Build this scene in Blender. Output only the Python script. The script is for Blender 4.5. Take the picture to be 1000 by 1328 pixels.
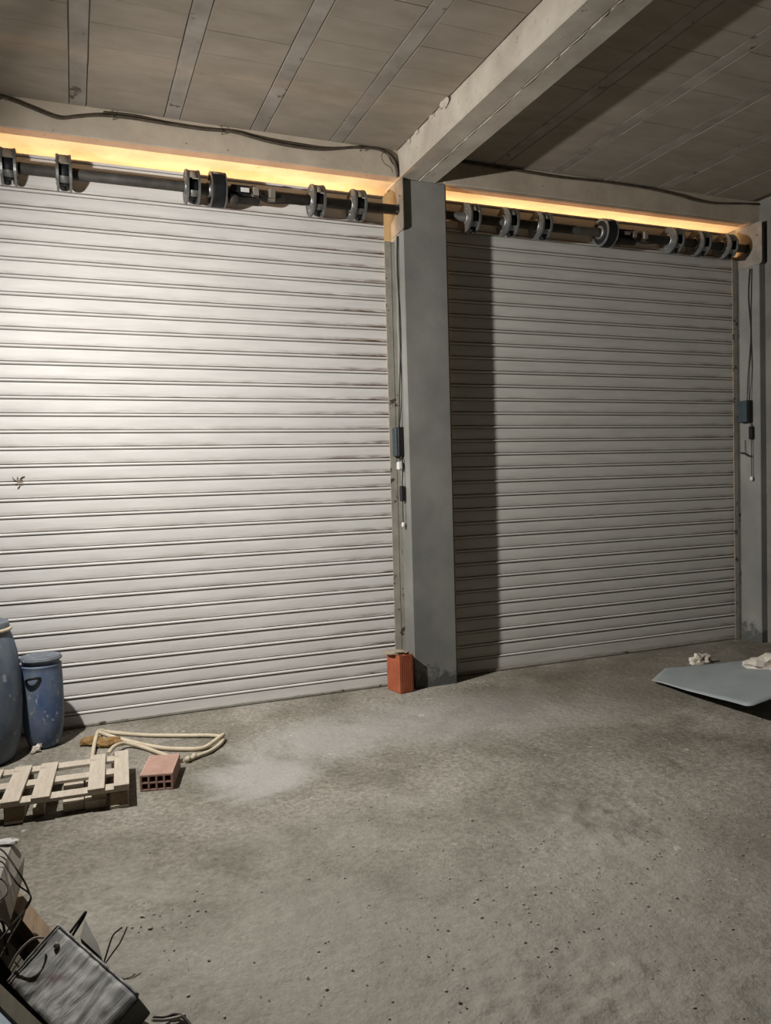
import bpy, bmesh, math, random
import numpy as np
from mathutils import Vector, Matrix, noise

for o in list(bpy.data.objects):
    bpy.data.objects.remove(o)
S = bpy.context.scene
COL = S.collection
RND = random.Random(7)

# ------------------------------------------------------------------ camera
CAM = (0.0, -5.708, 1.65)
R_ = (0.92718091, -0.37355284, -0.02817517)      # right
D_ = (-0.04214174, -0.02927286, -0.99868272)     # down
F_ = (0.372236, 0.9271469, -0.0428834)           # forward
cd = bpy.data.cameras.new('camera')
cd.sensor_fit = 'HORIZONTAL'
cd.sensor_width = 36.0
cd.lens = 36.0 * 1.00633
cd.clip_start = 0.05
cam = bpy.data.objects.new('camera', cd)
COL.objects.link(cam)
cam.matrix_world = Matrix(((R_[0], -D_[0], -F_[0], CAM[0]),
                           (R_[1], -D_[1], -F_[1], CAM[1]),
                           (R_[2], -D_[2], -F_[2], CAM[2]),
                           (0, 0, 0, 1)))
S.camera = cam

# ------------------------------------------------------------------ world and lights
w = bpy.data.worlds.new('night')
S.world = w
w.use_nodes = True
w.node_tree.nodes['Background'].inputs[0].default_value = (0.95, 0.85, 0.7, 1)
w.node_tree.nodes['Background'].inputs[1].default_value = 0.004

LAMP = Vector((-0.68, -1.50, 3.10))
LAMP_AIM = Vector((0.72, 0.25, -0.48)).normalized()


def area(name, loc, direction, sx, sy, color, energy, falloff=None):
    l = bpy.data.lights.new(name, 'AREA')
    l.shape = 'RECTANGLE'
    l.size, l.size_y = sx, sy
    l.color = color
    l.energy = energy
    if falloff:
        l.use_nodes = True
        nt = l.node_tree
        em = nt.nodes['Emission']
        lf = nt.nodes.new('ShaderNodeLightFalloff')
        lf.inputs[0].default_value = 1.0
        lf.inputs[1].default_value = 16.0        # a broad source, no burnt-out hot spot close by
        nt.links.new(lf.outputs[falloff], em.inputs['Strength'])
    o = bpy.data.objects.new(name, l)
    COL.objects.link(o)
    o.location = loc
    o.rotation_euler = Vector(direction).to_track_quat('-Z', 'Y').to_euler()
    return o


# the work lamp of the room (its housing is built with the objects further down)
area('work_lamp_light', LAMP + LAMP_AIM * 0.03, LAMP_AIM, 0.09, 0.07, (1.0, 0.975, 0.945), 455.0, 'Quadratic')
# added fill point light beside the lamp, lifts the dim ceiling around it
bl = bpy.data.lights.new('ceiling_fill', 'POINT')
bl.shadow_soft_size = 0.03
bl.color = (1.0, 0.975, 0.945)
bl.energy = 12.0
bo_ = bpy.data.objects.new('ceiling_fill', bl)
COL.objects.link(bo_)
bo_.location = LAMP + LAMP_AIM * 0.05 + Vector((0, 0, 0.03))
# street side: warm shop-front light below the lintel and a street lamp further out
area('shopfront_light', (3.0, 1.9, 2.60), (0, -0.8, 0.6), 9.0, 0.08, (1.0, 0.68, 0.35), 500.0)
area('street_lamp_light', (3.5, 4.2, 2.5), (0, -0.95, 0.3), 9.0, 0.4, (1.0, 0.47, 0.19), 620.0)

S.view_settings.view_transform = 'Standard'
S.view_settings.look = 'None'
S.view_settings.exposure = 0.0
S.view_settings.gamma = 1.0
S.view_settings.use_curve_mapping = False


# ------------------------------------------------------------------ mesh helpers
def floor_pt(x, y, z):
    """picture point -> world point at height z, used to measure the pile"""
    d = [R_[i] * (x - 500) + D_[i] * (y - 664) + F_[i] * 1006.33 for i in range(3)]
    t = (z - CAM[2]) / d[2]
    return Vector((CAM[0] + d[0] * t, CAM[1] + d[1] * t, z))


class MB:
    def __init__(s):
        s.v, s.f, s.sm = [], [], []

    def _add(s, vs, fs, smooth=False):
        n = len(s.v)
        s.v += [tuple(v) for v in vs]
        s.f += [tuple(i + n for i in f) for f in fs]
        s.sm += [smooth] * len(fs)
        return s

    def box(s, lo, hi, M=None, bev=0.0):
        if bev > 0:
            bm = bmesh.new()
            bmesh.ops.create_cube(bm, size=1)
            for v in bm.verts:
                v.co = Vector([lo[i] + (v.co[i] + 0.5) * (hi[i] - lo[i]) for i in range(3)])
            bmesh.ops.bevel(bm, geom=bm.edges[:], offset=bev, segments=1, affect='EDGES', profile=0.5)
            bm.verts.index_update()
            vs = [v.co.copy() for v in bm.verts]
            fs = [[v.index for v in f.verts] for f in bm.faces]
            bm.free()
        else:
            vs = [Vector((x, y, z)) for x in (lo[0], hi[0]) for y in (lo[1], hi[1]) for z in (lo[2], hi[2])]
            fs = [(0, 1, 3, 2), (4, 6, 7, 5), (0, 4, 5, 1), (2, 3, 7, 6), (0, 2, 6, 4), (1, 5, 7, 3)]
        if M is not None:
            vs = [M @ v for v in vs]
        return s._add(vs, fs)

    def hexa(s, p):
        """eight points: bottom four (ccw) then top four"""
        return s._add(p, [(3, 2, 1, 0), (4, 5, 6, 7), (0, 1, 5, 4), (1, 2, 6, 5), (2, 3, 7, 6), (3, 0, 4, 7)])

    def lathe(s, prof, seg=32, M=None, axis='Z', arc=None, smooth=True):
        vs, fs = [], []
        n = len(prof)
        full = arc is None
        a0, a1 = (0, 2 * math.pi) if full else arc
        cnt = seg if full else seg + 1
        for i in range(cnt):
            a = a0 + (a1 - a0) * i / seg
            c, sn = math.cos(a), math.sin(a)
            for r, h in prof:
                p = Vector((r * c, r * sn, h)) if axis == 'Z' else Vector((h, r * c, r * sn))
                vs.append(M @ p if M is not None else p)
        for i in range(seg):
            j = (i + 1) % cnt
            for k in range(n - 1):
                fs.append((i * n + k, j * n + k, j * n + k + 1, i * n + k + 1))
        return s._add(vs, fs, smooth)

    def tube(s, pts, r, seg=7, sub=6, cap=True):
        P = [Vector(p) for p in pts]
        if sub > 1 and len(P) > 2:
            Q = []
            for i in range(len(P) - 1):
                p0 = P[max(i - 1, 0)]; p1 = P[i]; p2 = P[i + 1]; p3 = P[min(i + 2, len(P) - 1)]
                for k in range(sub):
                    t = k / sub
                    Q.append(0.5 * ((2 * p1) + (p2 - p0) * t + (2 * p0 - 5 * p1 + 4 * p2 - p3) * t * t
                                    + (3 * p1 - p0 - 3 * p2 + p3) * t ** 3))
            Q.append(P[-1])
            P = Q
        vs, fs = [], []
        nrm = None
        for i, p in enumerate(P):
            t = (P[min(i + 1, len(P) - 1)] - P[max(i - 1, 0)])
            t = t.normalized() if t.length > 1e-9 else Vector((0, 0, 1))
            if nrm is None:
                nrm = t.orthogonal().normalized()
            nrm = (nrm - t * nrm.dot(t))
            nrm = nrm.normalized() if nrm.length > 1e-6 else t.orthogonal().normalized()
            b = t.cross(nrm)
            rr = r(i / (len(P) - 1)) if callable(r) else r
            for k in range(seg):
                a = 2 * math.pi * k / seg
                vs.append(p + (nrm * math.cos(a) + b * math.sin(a)) * rr)
        for i in range(len(P) - 1):
            for k in range(seg):
                k2 = (k + 1) % seg
                fs.append((i * seg + k, i * seg + k2, (i + 1) * seg + k2, (i + 1) * seg + k))
        s._add(vs, fs, True)
        if cap:
            n = len(s.v) - len(vs)
            s.f.append(tuple(n + k for k in reversed(range(seg)))); s.sm.append(False)
            m = n + (len(P) - 1) * seg
            s.f.append(tuple(m + k for k in range(seg))); s.sm.append(False)
        return s

    def prism_x(s, prof, x0, x1):
        """closed (y,z) profile extruded along x"""
        n = len(prof)
        vs = [(x0, y, z) for y, z in prof] + [(x1, y, z) for y, z in prof]
        fs = [(i, (i + 1) % n, n + (i + 1) % n, n + i) for i in range(n)]
        fs += [tuple(reversed(range(n))), tuple(range(n, 2 * n))]
        return s._add(vs, fs)

    def lump(s, c, r, seed, sub=2, rough=0.35, flat=1.0):
        bm = bmesh.new()
        bmesh.ops.create_icosphere(bm, subdivisions=sub, radius=1)
        bm.verts.index_update()
        vs = []
        for v in bm.verts:
            k = 1 + rough * noise.noise(v.co * 1.6 + Vector((seed * 3.1, seed * 1.7, 0))) \
                + rough * 0.5 * noise.noise(v.co * 4 + Vector((seed, 5, seed)))
            p = v.co * k
            vs.append(Vector((c[0] + p.x * r[0], c[1] + p.y * r[1], max(c[2] + p.z * r[2], 0.001) if flat else c[2] + p.z * r[2])))
        fs = [[v.index for v in f.verts] for f in bm.faces]
        bm.free()
        return s._add(vs, fs, False)

    def mesh(s, name, mat):
        m = bpy.data.meshes.new(name)
        m.from_pydata(s.v, [], s.f)
        m.polygons.foreach_set('use_smooth', s.sm)
        bm = bmesh.new()
        bm.from_mesh(m)
        bmesh.ops.recalc_face_normals(bm, faces=bm.faces[:])
        bm.to_mesh(m)
        bm.free()
        if mat:
            m.materials.append(mat)
        m.update()
        return m

    def build(s, name, mat, parent=None, world=True):
        """world=True: the points are world coordinates and the parent is unrotated"""
        if parent is not None and world:
            off = org(parent)
            s.v = [(v[0] - off[0], v[1] - off[1], v[2] - off[2]) for v in s.v]
        o = bpy.data.objects.new(name, s.mesh(name, mat))
        COL.objects.link(o)
        o.parent = parent
        return o


def org(o):
    p = Vector(o.location)
    while o.parent:
        o = o.parent
        p = p + Vector(o.location)
    return p


def tag(o, label=None, cat=None, group=None, kind=None):
    if label: o['label'] = label
    if cat: o['category'] = cat
    if group: o['group'] = group
    if kind: o['kind'] = kind
    return o


def thing(name, loc, label, cat, group=None, rz=0.0):
    o = bpy.data.objects.new(name, None)
    o.empty_display_size = 0.1
    COL.objects.link(o)
    o.location = loc
    o.rotation_euler = (0, 0, rz)
    return tag(o, label, cat, group)


def inst(src, name, parent, loc):
    o = src.copy()
    o.name = name
    COL.objects.link(o)
    o.parent = parent
    o.location = loc
    return o


# ------------------------------------------------------------------ materials
def nodes(name):
    m = bpy.data.materials.new(name)
    m.use_nodes = True
    nt = m.node_tree
    return m, nt, nt.nodes['Principled BSDF']


def N(nt, t, **kw):
    n = nt.nodes.new('ShaderNode' + t)
    for k, v in kw.items():
        setattr(n, k, v)
    return n


def lin(c):
    return tuple(0.75 * ((x / 255) / 12.92 if x / 255 <= 0.04045 else ((x / 255 + 0.055) / 1.055) ** 2.4) for x in c) + (1,)


def ramp(nt, fac, stops):
    r = N(nt, 'ValToRGB')
    e = r.color_ramp.elements
    while len(e) < len(stops):
        e.new(0.5)
    for i, (p, c) in enumerate(stops):
        e[i].position = p
        e[i].color = c if len(c) == 4 else tuple(c) + (1,)
    nt.links.new(fac, r.inputs[0])
    return r.outputs[0]


def mix(nt, fac, a, b, mode='MIX'):
    m = N(nt, 'Mix', data_type='RGBA', blend_type=mode)
    for sock, val in ((m.inputs[0], fac), (m.inputs[6], a), (m.inputs[7], b)):
        if hasattr(val, 'links') or hasattr(val, 'is_linked'):
            nt.links.new(val, sock)
        else:
            sock.default_value = val
    return m.outputs[2]


def math_(nt, op, a, b=None, c=None, clamp=False):
    m = N(nt, 'Math', operation=op)
    m.use_clamp = clamp
    for i, val in enumerate((a, b, c)):
        if val is None:
            continue
        if hasattr(val, 'is_linked'):
            nt.links.new(val, m.inputs[i])
        else:
            m.inputs[i].default_value = val
    return m.outputs[0]


def noise_(nt, vec, scale, detail=5, rough=0.6, dist=0.0):
    n = N(nt, 'TexNoise')
    n.inputs['Scale'].default_value = scale
    n.inputs['Detail'].default_value = detail
    n.inputs['Roughness'].default_value = rough
    n.inputs['Distortion'].default_value = dist
    if vec is not None:
        nt.links.new(vec, n.inputs['Vector'])
    return n.outputs['Fac']


def vscale(nt, vec, sc):
    m = N(nt, 'Mapping')
    m.inputs['Scale'].default_value = sc
    nt.links.new(vec, m.inputs['Vector'])
    return m.outputs[0]


def bump(nt, b, height, strength, dist):
    n = N(nt, 'Bump')
    n.inputs['Strength'].default_value = strength
    n.inputs['Distance'].default_value = dist
    nt.links.new(height, n.inputs['Height'])
    nt.links.new(n.outputs[0], b.inputs['Normal'])


def pos(nt):
    return N(nt, 'NewGeometry').outputs['Position']


def objc(nt):
    return N(nt, 'TexCoord').outputs['Object']


def simple(name, c1, c2, scale=6.0, rough=0.7, metal=0.0, bstr=0.3, bdist=0.004, bscale=60.0, stretch=None,
           speck=None, coords='world', spec=0.3):
    m, nt, b = nodes(name)
    v = pos(nt) if coords == 'world' else objc(nt)
    if stretch:
        v = vscale(nt, v, stretch)
    n1 = noise_(nt, v, scale)
    col = ramp(nt, n1, [(0.32, lin(c1)), (0.68, lin(c2))])
    if speck:
        n2 = noise_(nt, v, speck[1], 3, 0.7)
        f = ramp(nt, n2, [(speck[2], (0, 0, 0)), (min(speck[2] + 0.06, 1), (1, 1, 1))])
        col = mix(nt, f, col, lin(speck[0]))
    nt.links.new(col, b.inputs['Base Color'])
    b.inputs['Roughness'].default_value = rough
    b.inputs['Metallic'].default_value = metal
    b.inputs['Specular IOR Level'].default_value = spec
    if bstr > 0:
        bump(nt, b, noise_(nt, v, bscale, 6, 0.65), bstr, bdist)
    return m


# floor: dusty worn concrete with white powder patches, dark damp dirt and lamp falloff evened out in colour
def floor_mat():
    m, nt, b = nodes('dusty_concrete_floor')
    p = pos(nt)
    n1 = noise_(nt, p, 1.3, 8, 0.62, 0.4)
    col = ramp(nt, n1, [(0.36, lin((118, 114, 103))), (0.5, lin((140, 135, 124))), (0.64, lin((160, 155, 145)))])
    fine = noise_(nt, p, 34, 8, 0.78)
    col = mix(nt, 0.6, col, ramp(nt, fine, [(0.40, (0.26, 0.25, 0.23)), (0.60, (0.74, 0.73, 0.71))]), 'OVERLAY')
    # powder patches: blobs with their own shape
    sep = N(nt, 'SeparateXYZ'); nt.links.new(p, sep.inputs[0])
    X, Y = sep.outputs[0], sep.outputs[1]
    wob = noise_(nt, p, 2.2, 7, 0.68, 0.8)

    def blob(cx, cy, ax, ay, gain, soft):
        dx = math_(nt, 'DIVIDE', math_(nt, 'SUBTRACT', X, cx), ax)
        dy = math_(nt, 'DIVIDE', math_(nt, 'SUBTRACT', Y, cy), ay)
        d = math_(nt, 'SQRT', math_(nt, 'ADD', math_(nt, 'MULTIPLY', dx, dx), math_(nt, 'MULTIPLY', dy, dy)))
        d = math_(nt, 'ADD', d, math_(nt, 'MULTIPLY', math_(nt, 'SUBTRACT', wob, 0.5), 2.6))
        f = math_(nt, 'DIVIDE', math_(nt, 'SUBTRACT', 1.0 + soft / 2, d), soft, clamp=True)
        return math_(nt, 'MULTIPLY', f, gain, clamp=True)
    pw = blob(0.92, -1.42, 0.26, 0.34, 0.75, 0.7)
    pw = math_(nt, 'MAXIMUM', pw, blob(1.45, -1.0, 0.5, 0.36, 0.6, 0.8))
    pw = math_(nt, 'MAXIMUM', pw, blob(2.3, -0.95, 0.8, 0.42, 0.5, 0.9))
    pw = math_(nt, 'MAXIMUM', pw, blob(2.9, -1.2, 0.7, 0.3, 0.35, 0.8))
    col = mix(nt, pw, col, lin((184, 181, 176)))
    col = mix(nt, blob(1.0, -3.7, 1.7, 1.3, 0.6, 1.1), col, lin((186, 182, 170)))  # near floor painted lighter to make up for the lamp's falloff
    spots = noise_(nt, p, 9, 2, 0.5)
    col = mix(nt, ramp(nt, spots, [(0.71, (0, 0, 0)), (0.75, (0.7, 0.7, 0.7))]), col, lin((205, 200, 190)))
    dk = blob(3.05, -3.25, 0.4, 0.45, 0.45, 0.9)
    dk = math_(nt, 'MAXIMUM', dk, blob(4.4, -0.7, 1.9, 0.75, 0.5, 1.0))  # brown dirt strip, made broad to paint in falloff towards the right
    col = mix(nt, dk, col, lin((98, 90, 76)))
    n3 = noise_(nt, p, 5.5, 6, 0.7, 0.3)
    col = mix(nt, ramp(nt, n3, [(0.60, (0, 0, 0)), (0.75, (0.4, 0.4, 0.4))]), col, lin((112, 104, 92)))
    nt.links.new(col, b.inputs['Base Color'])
    b.inputs['Roughness'].default_value = 0.95
    b.inputs['Specular IOR Level'].default_value = 0.15
    h = math_(nt, 'ADD', math_(nt, 'MULTIPLY', noise_(nt, p, 70, 4, 0.6), 0.35), noise_(nt, p, 16, 6, 0.62))
    bump(nt, b, h, 0.65, 0.017)
    return m


# painted slats: off-white with brown dirt hanging above every hinge and towards the guide rails
def slat_mat(name, z0, pitch, xr, base, dirt_gain):
    m, nt, b = nodes(name)
    p = pos(nt)
    sep = N(nt, 'SeparateXYZ'); nt.links.new(p, sep.inputs[0])
    X, Z = sep.outputs[0], sep.outputs[2]
    n1 = noise_(nt, vscale(nt, p, (0.7, 1, 5)), 3, 6, 0.6)
    col = ramp(nt, n1, [(0.3, lin(base[0])), (0.7, lin(base[1]))])
    fr = math_(nt, 'FRACT', math_(nt, 'DIVIDE', math_(nt, 'SUBTRACT', Z, z0), pitch))
    # fr 0 = lower edge, 0.02..0.20 bead, just above 0.22 = dirt line
    up = math_(nt, 'SUBTRACT', 1.0, math_(nt, 'DIVIDE', math_(nt, 'SUBTRACT', fr, 0.2), 0.30), clamp=True)
    up = math_(nt, 'MULTIPLY', up, math_(nt, 'GREATER_THAN', fr, 0.19))
    edge = math_(nt, 'DIVIDE', math_(nt, 'SUBTRACT', X, xr - 0.75), 0.75, clamp=True)
    streak = noise_(nt, vscale(nt, p, (1.6, 1, 13)), 2.4, 6, 0.65, 0.3)
    amt = math_(nt, 'MULTIPLY', up, math_(nt, 'ADD', math_(nt, 'MULTIPLY', edge, 0.75), 0.38))
    amt = math_(nt, 'MULTIPLY', amt, ramp(nt, streak, [(0.40, (0.05, 0.05, 0.05)), (0.66, (1, 1, 1))]))
    amt = math_(nt, 'MULTIPLY', amt, dirt_gain, clamp=True)
    col = mix(nt, amt, col, lin((112, 92, 72)))
    gro = math_(nt, 'MULTIPLY', math_(nt, 'GREATER_THAN', fr, 0.195), math_(nt, 'LESS_THAN', fr, 0.245))
    low = math_(nt, 'LESS_THAN', fr, 0.03)
    gro = math_(nt, 'MAXIMUM', gro, low)
    col = mix(nt, math_(nt, 'MULTIPLY', gro, 0.8), col, lin((92, 76, 62)))
    spots = noise_(nt, p, 16, 3, 0.6)
    col = mix(nt, ramp(nt, spots, [(0.74, (0, 0, 0)), (0.78, (0.6, 0.6, 0.6))]), col, lin((120, 104, 88)))
    nt.links.new(col, b.inputs['Base Color'])
    b.inputs['Roughness'].default_value = 0.55
    b.inputs['Specular IOR Level'].default_value = 0.25
    bump(nt, b, noise_(nt, vscale(nt, p, (1, 1, 3)), 7, 4, 0.5), 0.12, 0.01)
    return m


def wood_mat(name, c1, c2):
    m, nt, b = nodes(name)
    v = objc(nt)
    n1 = noise_(nt, vscale(nt, v, (14, 1.4, 14)), 4, 6, 0.65, 0.6)
    col = ramp(nt, n1, [(0.3, lin(c1)), (0.7, lin(c2))])
    n2 = noise_(nt, v, 9, 4, 0.6)
    col = mix(nt, ramp(nt, n2, [(0.58, (0, 0, 0)), (0.72, (0.45, 0.45, 0.45))]), col, lin((120, 98, 78)))
    nt.links.new(col, b.inputs['Base Color'])
    b.inputs['Roughness'].default_value = 0.85
    bump(nt, b, n1, 0.3, 0.004)
    return m


def pillar_mat():
    m, nt, b = nodes('smooth_cement_render')
    p = pos(nt)
    n1 = noise_(nt, p, 2.2, 5, 0.6)
    col = ramp(nt, n1, [(0.32, lin((122, 122, 116))), (0.68, lin((146, 145, 138)))])
    n2 = noise_(nt, p, 1.4, 3, 0.5, 0.4)
    col = mix(nt, ramp(nt, n2, [(0.50, (0, 0, 0)), (0.72, (0.5, 0.5, 0.5))]), col, lin((112, 111, 106)))
    # rising damp with a ragged upper edge
    sep = N(nt, 'SeparateXYZ'); nt.links.new(p, sep.inputs[0])
    n3 = noise_(nt, p, 9, 6, 0.7, 0.5)
    hgt = math_(nt, 'ADD', sep.outputs[2], math_(nt, 'MULTIPLY', math_(nt, 'SUBTRACT', n3, 0.5), 0.55))
    damp = math_(nt, 'DIVIDE', math_(nt, 'SUBTRACT', 0.15, hgt), 0.07, clamp=True)
    col = mix(nt, math_(nt, 'MULTIPLY', damp, 0.8), col, lin((72, 74, 72)))
    n4 = noise_(nt, p, 45, 4, 0.7)
    eff = math_(nt, 'MULTIPLY', damp, ramp(nt, n4, [(0.62, (0, 0, 0)), (0.70, (0.8, 0.8, 0.8))]))
    col = mix(nt, eff, col, lin((165, 164, 158)))
    nt.links.new(col, b.inputs['Base Color'])
    b.inputs['Roughness'].default_value = 0.9
    b.inputs['Specular IOR Level'].default_value = 0.3
    h = math_(nt, 'ADD', math_(nt, 'MULTIPLY', noise_(nt, p, 45, 6, 0.65), 0.5), math_(nt, 'MULTIPLY', damp, n4))
    bump(nt, b, h, 0.4, 0.006)
    return m


def joist_mat():
    return simple('precast_joist_concrete', (140, 131, 120), (172, 163, 152), 4.5, 0.9, bstr=0.35, bscale=40,
                  speck=((96, 88, 78), 6, 0.62))


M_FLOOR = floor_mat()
M_BLOCK = simple('hollow_block_underside', (148, 137, 122), (166, 155, 140), 3.0, 0.95, bstr=0.45, bdist=0.003, bscale=90,
                 stretch=(1, 2.2, 1))
M_JOIST = joist_mat()
M_BEAM = simple('cast_beam_concrete', (168, 158, 143), (200, 191, 176), 3.5, 0.9, bstr=0.4, bscale=30,
                speck=((120, 110, 98), 22, 0.66))
M_LINTEL = simple('cast_lintel_concrete', (184, 170, 150), (208, 194, 174), 4, 0.9, bstr=0.4, bscale=35,
                  speck=((118, 106, 92), 24, 0.68))
M_PILLAR = pillar_mat()
M_WALL = simple('grey_render_wall', (108, 106, 100), (132, 130, 122), 2.5, 0.95, bstr=0.4, bscale=30)
M_SLAB = simple('ceiling_slab_concrete', (128, 119, 107), (146, 137, 124), 3.0, 0.95, bstr=0.4, bscale=60)
M_GALV = simple('galvanised_steel', (128, 128, 126), (166, 166, 162), 12, 0.45, 0.75, bstr=0.1, bscale=80)
M_PLATE = simple('steel_bracket_plate', (140, 132, 120), (176, 166, 152), 9, 0.6, 0.45, bstr=0.15, bscale=60)
M_STRAP = simple('spring_drum_steel', (160, 148, 130), (186, 174, 156), 20, 0.6, 0.2, bstr=0.15)
M_DARKST = simple('dark_painted_steel', (70, 66, 62), (92, 88, 82), 14, 0.65, 0.4, bstr=0.15)
M_BLACK = simple('matt_black_drum', (24, 24, 26), (42, 42, 44), 20, 0.6, 0.2, bstr=0.1)
M_RAIL = simple('dusty_guide_rail', (146, 142, 130), (170, 166, 154), 9, 0.7, 0.05, bstr=0.2, speck=((78, 66, 54), 12, 0.60))
M_CABLE = simple('dusty_black_cable', (64, 56, 46), (96, 86, 72), 20, 0.8, bstr=0.2)
M_WIRE = simple('black_wire', (30, 27, 24), (54, 48, 42), 20, 0.6, bstr=0)
M_BOXTEAL = simple('dark_teal_plastic', (52, 64, 68), (66, 78, 82), 14, 0.5, bstr=0.05)
M_BOXBLACK = simple('black_plastic', (24, 24, 25), (36, 36, 37), 14, 0.45, bstr=0.05)
M_WHITE = simple('white_plastic', (214, 212, 206), (228, 226, 220), 20, 0.5, bstr=0.05)
M_RED = simple('red_fired_clay', (162, 86, 58), (184, 106, 74), 10, 0.9, bstr=0.4, bscale=60, coords='obj')
M_PINK = simple('pink_fired_clay', (188, 150, 134), (208, 172, 156), 12, 0.92, bstr=0.35, bscale=70, coords='obj')
M_MORTAR = simple('dry_mortar', (150, 136, 118), (178, 164, 146), 20, 0.95, bstr=0.6)
M_MORTAR_D = simple('dried_mud', (112, 98, 84), (150, 136, 120), 30, 0.95, bstr=0.4)
M_WOOD = wood_mat('pale_pallet_wood', (184, 171, 152), (214, 202, 184))
M_WOOD_D = wood_mat('brown_pallet_wood', (116, 94, 70), (154, 132, 104))
M_WOOD_O = wood_mat('dark_olive_wood', (70, 66, 52), (96, 90, 72))
M_BLUE = simple('dusty_blue_plastic', (66, 84, 116), (122, 132, 142), 4, 0.55, bstr=0.15, bscale=30,
                speck=((168, 172, 176), 11, 0.63), stretch=(1.4, 1.4, 0.8))
M_BLUE2 = simple('faded_blue_plastic', (72, 96, 140), (128, 138, 152), 6, 0.55, bstr=0.15, bscale=30,
                 speck=((182, 184, 186), 16, 0.62), stretch=(1.4, 1.4, 0.8))
M_LID = simple('grey_drum_lid', (92, 100, 110), (128, 134, 140), 9, 0.6, bstr=0.2, speck=((170, 172, 172), 20, 0.62))
M_HOSE = simple('cream_conduit', (200, 186, 158), (222, 208, 182), 12, 0.6, bstr=0.1)
M_RAG = simple('brown_rag', (128, 96, 54), (172, 140, 92), 26, 0.95, bstr=0.8, bdist=0.01, bscale=50)
M_SHEET = simple('grey_sheet', (150, 157, 158), (164, 170, 170), 3, 0.55, bstr=0.1, bscale=20)
M_PAPER = simple('crumpled_pale_paper', (206, 196, 180), (226, 218, 204), 8, 0.9, bstr=0.4, bscale=30)
M_FOAM = simple('pale_grey_foam', (168, 160, 148), (192, 184, 172), 8, 0.95, bstr=0.4, bscale=60)
M_ICE = simple('pale_blue_panel', (176, 192, 204), (196, 208, 216), 8, 0.6, bstr=0.1)
M_STONE = simple('floor_crumbs', (150, 145, 133), (200, 195, 184), 40, 0.95, bstr=0)
M_LABEL = simple('white_sticker', (222, 220, 214), (236, 234, 230), 30, 0.6, bstr=0)


def wrapped_mat():
    m, nt, b = nodes('taped_grey_wrap')
    v = objc(nt)
    n1 = noise_(nt, vscale(nt, v, (9, 1.8, 6)), 2.6, 7, 0.62, 0.5)
    col = ramp(nt, n1, [(0.40, lin((118, 118, 114))), (0.5, lin((152, 151, 146))), (0.58, lin((192, 190, 184)))])
    n2 = noise_(nt, v, 7, 5, 0.6)
    sep = N(nt, 'SeparateXYZ'); nt.links.new(v, sep.inputs[0])
    near = math_(nt, 'GREATER_THAN', sep.outputs[1], 0.09)
    f = math_(nt, 'MULTIPLY', ramp(nt, n2, [(0.54, (0, 0, 0)), (0.64, (0.7, 0.7, 0.7))]), near)
    col = mix(nt, f, col, lin((136, 96, 88)))
    nt.links.new(col, b.inputs['Base Color'])
    b.inputs['Roughness'].default_value = 0.5
    bump(nt, b, n1, 0.9, 0.012)
    return m


M_WRAP = wrapped_mat()


def emit_mat(name, c, s):
    m, nt, b = nodes(name)
    b.inputs['Base Color'].default_value = lin((240, 240, 235))
    b.inputs['Emission Color'].default_value = c
    b.inputs['Emission Strength'].default_value = s
    return m


# ------------------------------------------------------------------ dimensions
PX0, PX1, PY = 2.42, 2.79, -0.20        # middle pillar
QX0, QY = 5.985, -0.265                 # right pillar
LZ, CZ = 3.93, 4.13                     # lintel underside, ceiling
WR = 6.06                               # right wall
WL, WB = -6.0, -13.0                     # left and rear wall (out of view)
LEFT0, LEFT1 = -0.74, 2.345             # left curtain
RIGHT0, RIGHT1 = 2.86, 5.935            # right curtain
PITCH = 0.1138


# ------------------------------------------------------------------ structure: floor
def make_floor():
    xs = np.concatenate([np.linspace(WL, -1.7, 8)[:-1], np.arange(-1.7, 3.2, 0.018), np.arange(3.2, WR + 0.01, 0.03), [WR + 0.3]])
    ys = np.concatenate([np.linspace(WB, -5.0, 12)[:-1], np.arange(-5.0, -1.8, 0.018), np.arange(-1.8, 0.02, 0.028), np.linspace(0.04, 0.9, 6)])
    nx, ny = len(xs), len(ys)
    vs = []
    for y in ys:
        for x in xs:
            if y < -5.0 or x < -1.7:
                z = 0.0
            else:
                near = min(max((-y - 1.3) / 2.2, 0), 1)
                q = Vector((x, y, 0))
                fade = min(max((-y - 0.02) / 0.35, 0), 1)
                lump = noise.fractal(q * 3.1, 1.0, 2.0, 4)
                fine = noise.fractal(q * 11.0 + Vector((7, 3, 1)), 0.9, 2.1, 4)
                rough = max(noise.noise(q * 1.1 + Vector((3, 9, 0))) + 0.15, 0)
                z = fade * (0.0030 * lump + 0.0016 * fine * (0.5 + near) + near * rough * 0.022 * max(fine, -0.35) + 0.004 * near * max(noise.noise(q * 19.0), 0) ** 2 * (0.3 + rough)) - 0.003
            vs.append((float(x), float(y), z))
    fs = [(j * nx + i, j * nx + i + 1, (j + 1) * nx + i + 1, (j + 1) * nx + i) for j in range(ny - 1) for i in range(nx - 1)]
    m = bpy.data.meshes.new('floor')
    m.from_pydata(vs, [], fs)
    m.polygons.foreach_set('use_smooth', [True] * len(fs))
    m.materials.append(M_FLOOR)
    o = bpy.data.objects.new('floor', m)
    COL.objects.link(o)
    tag(o, 'dusty rough grey concrete floor with white powder patches', kind='structure')


make_floor()

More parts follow.
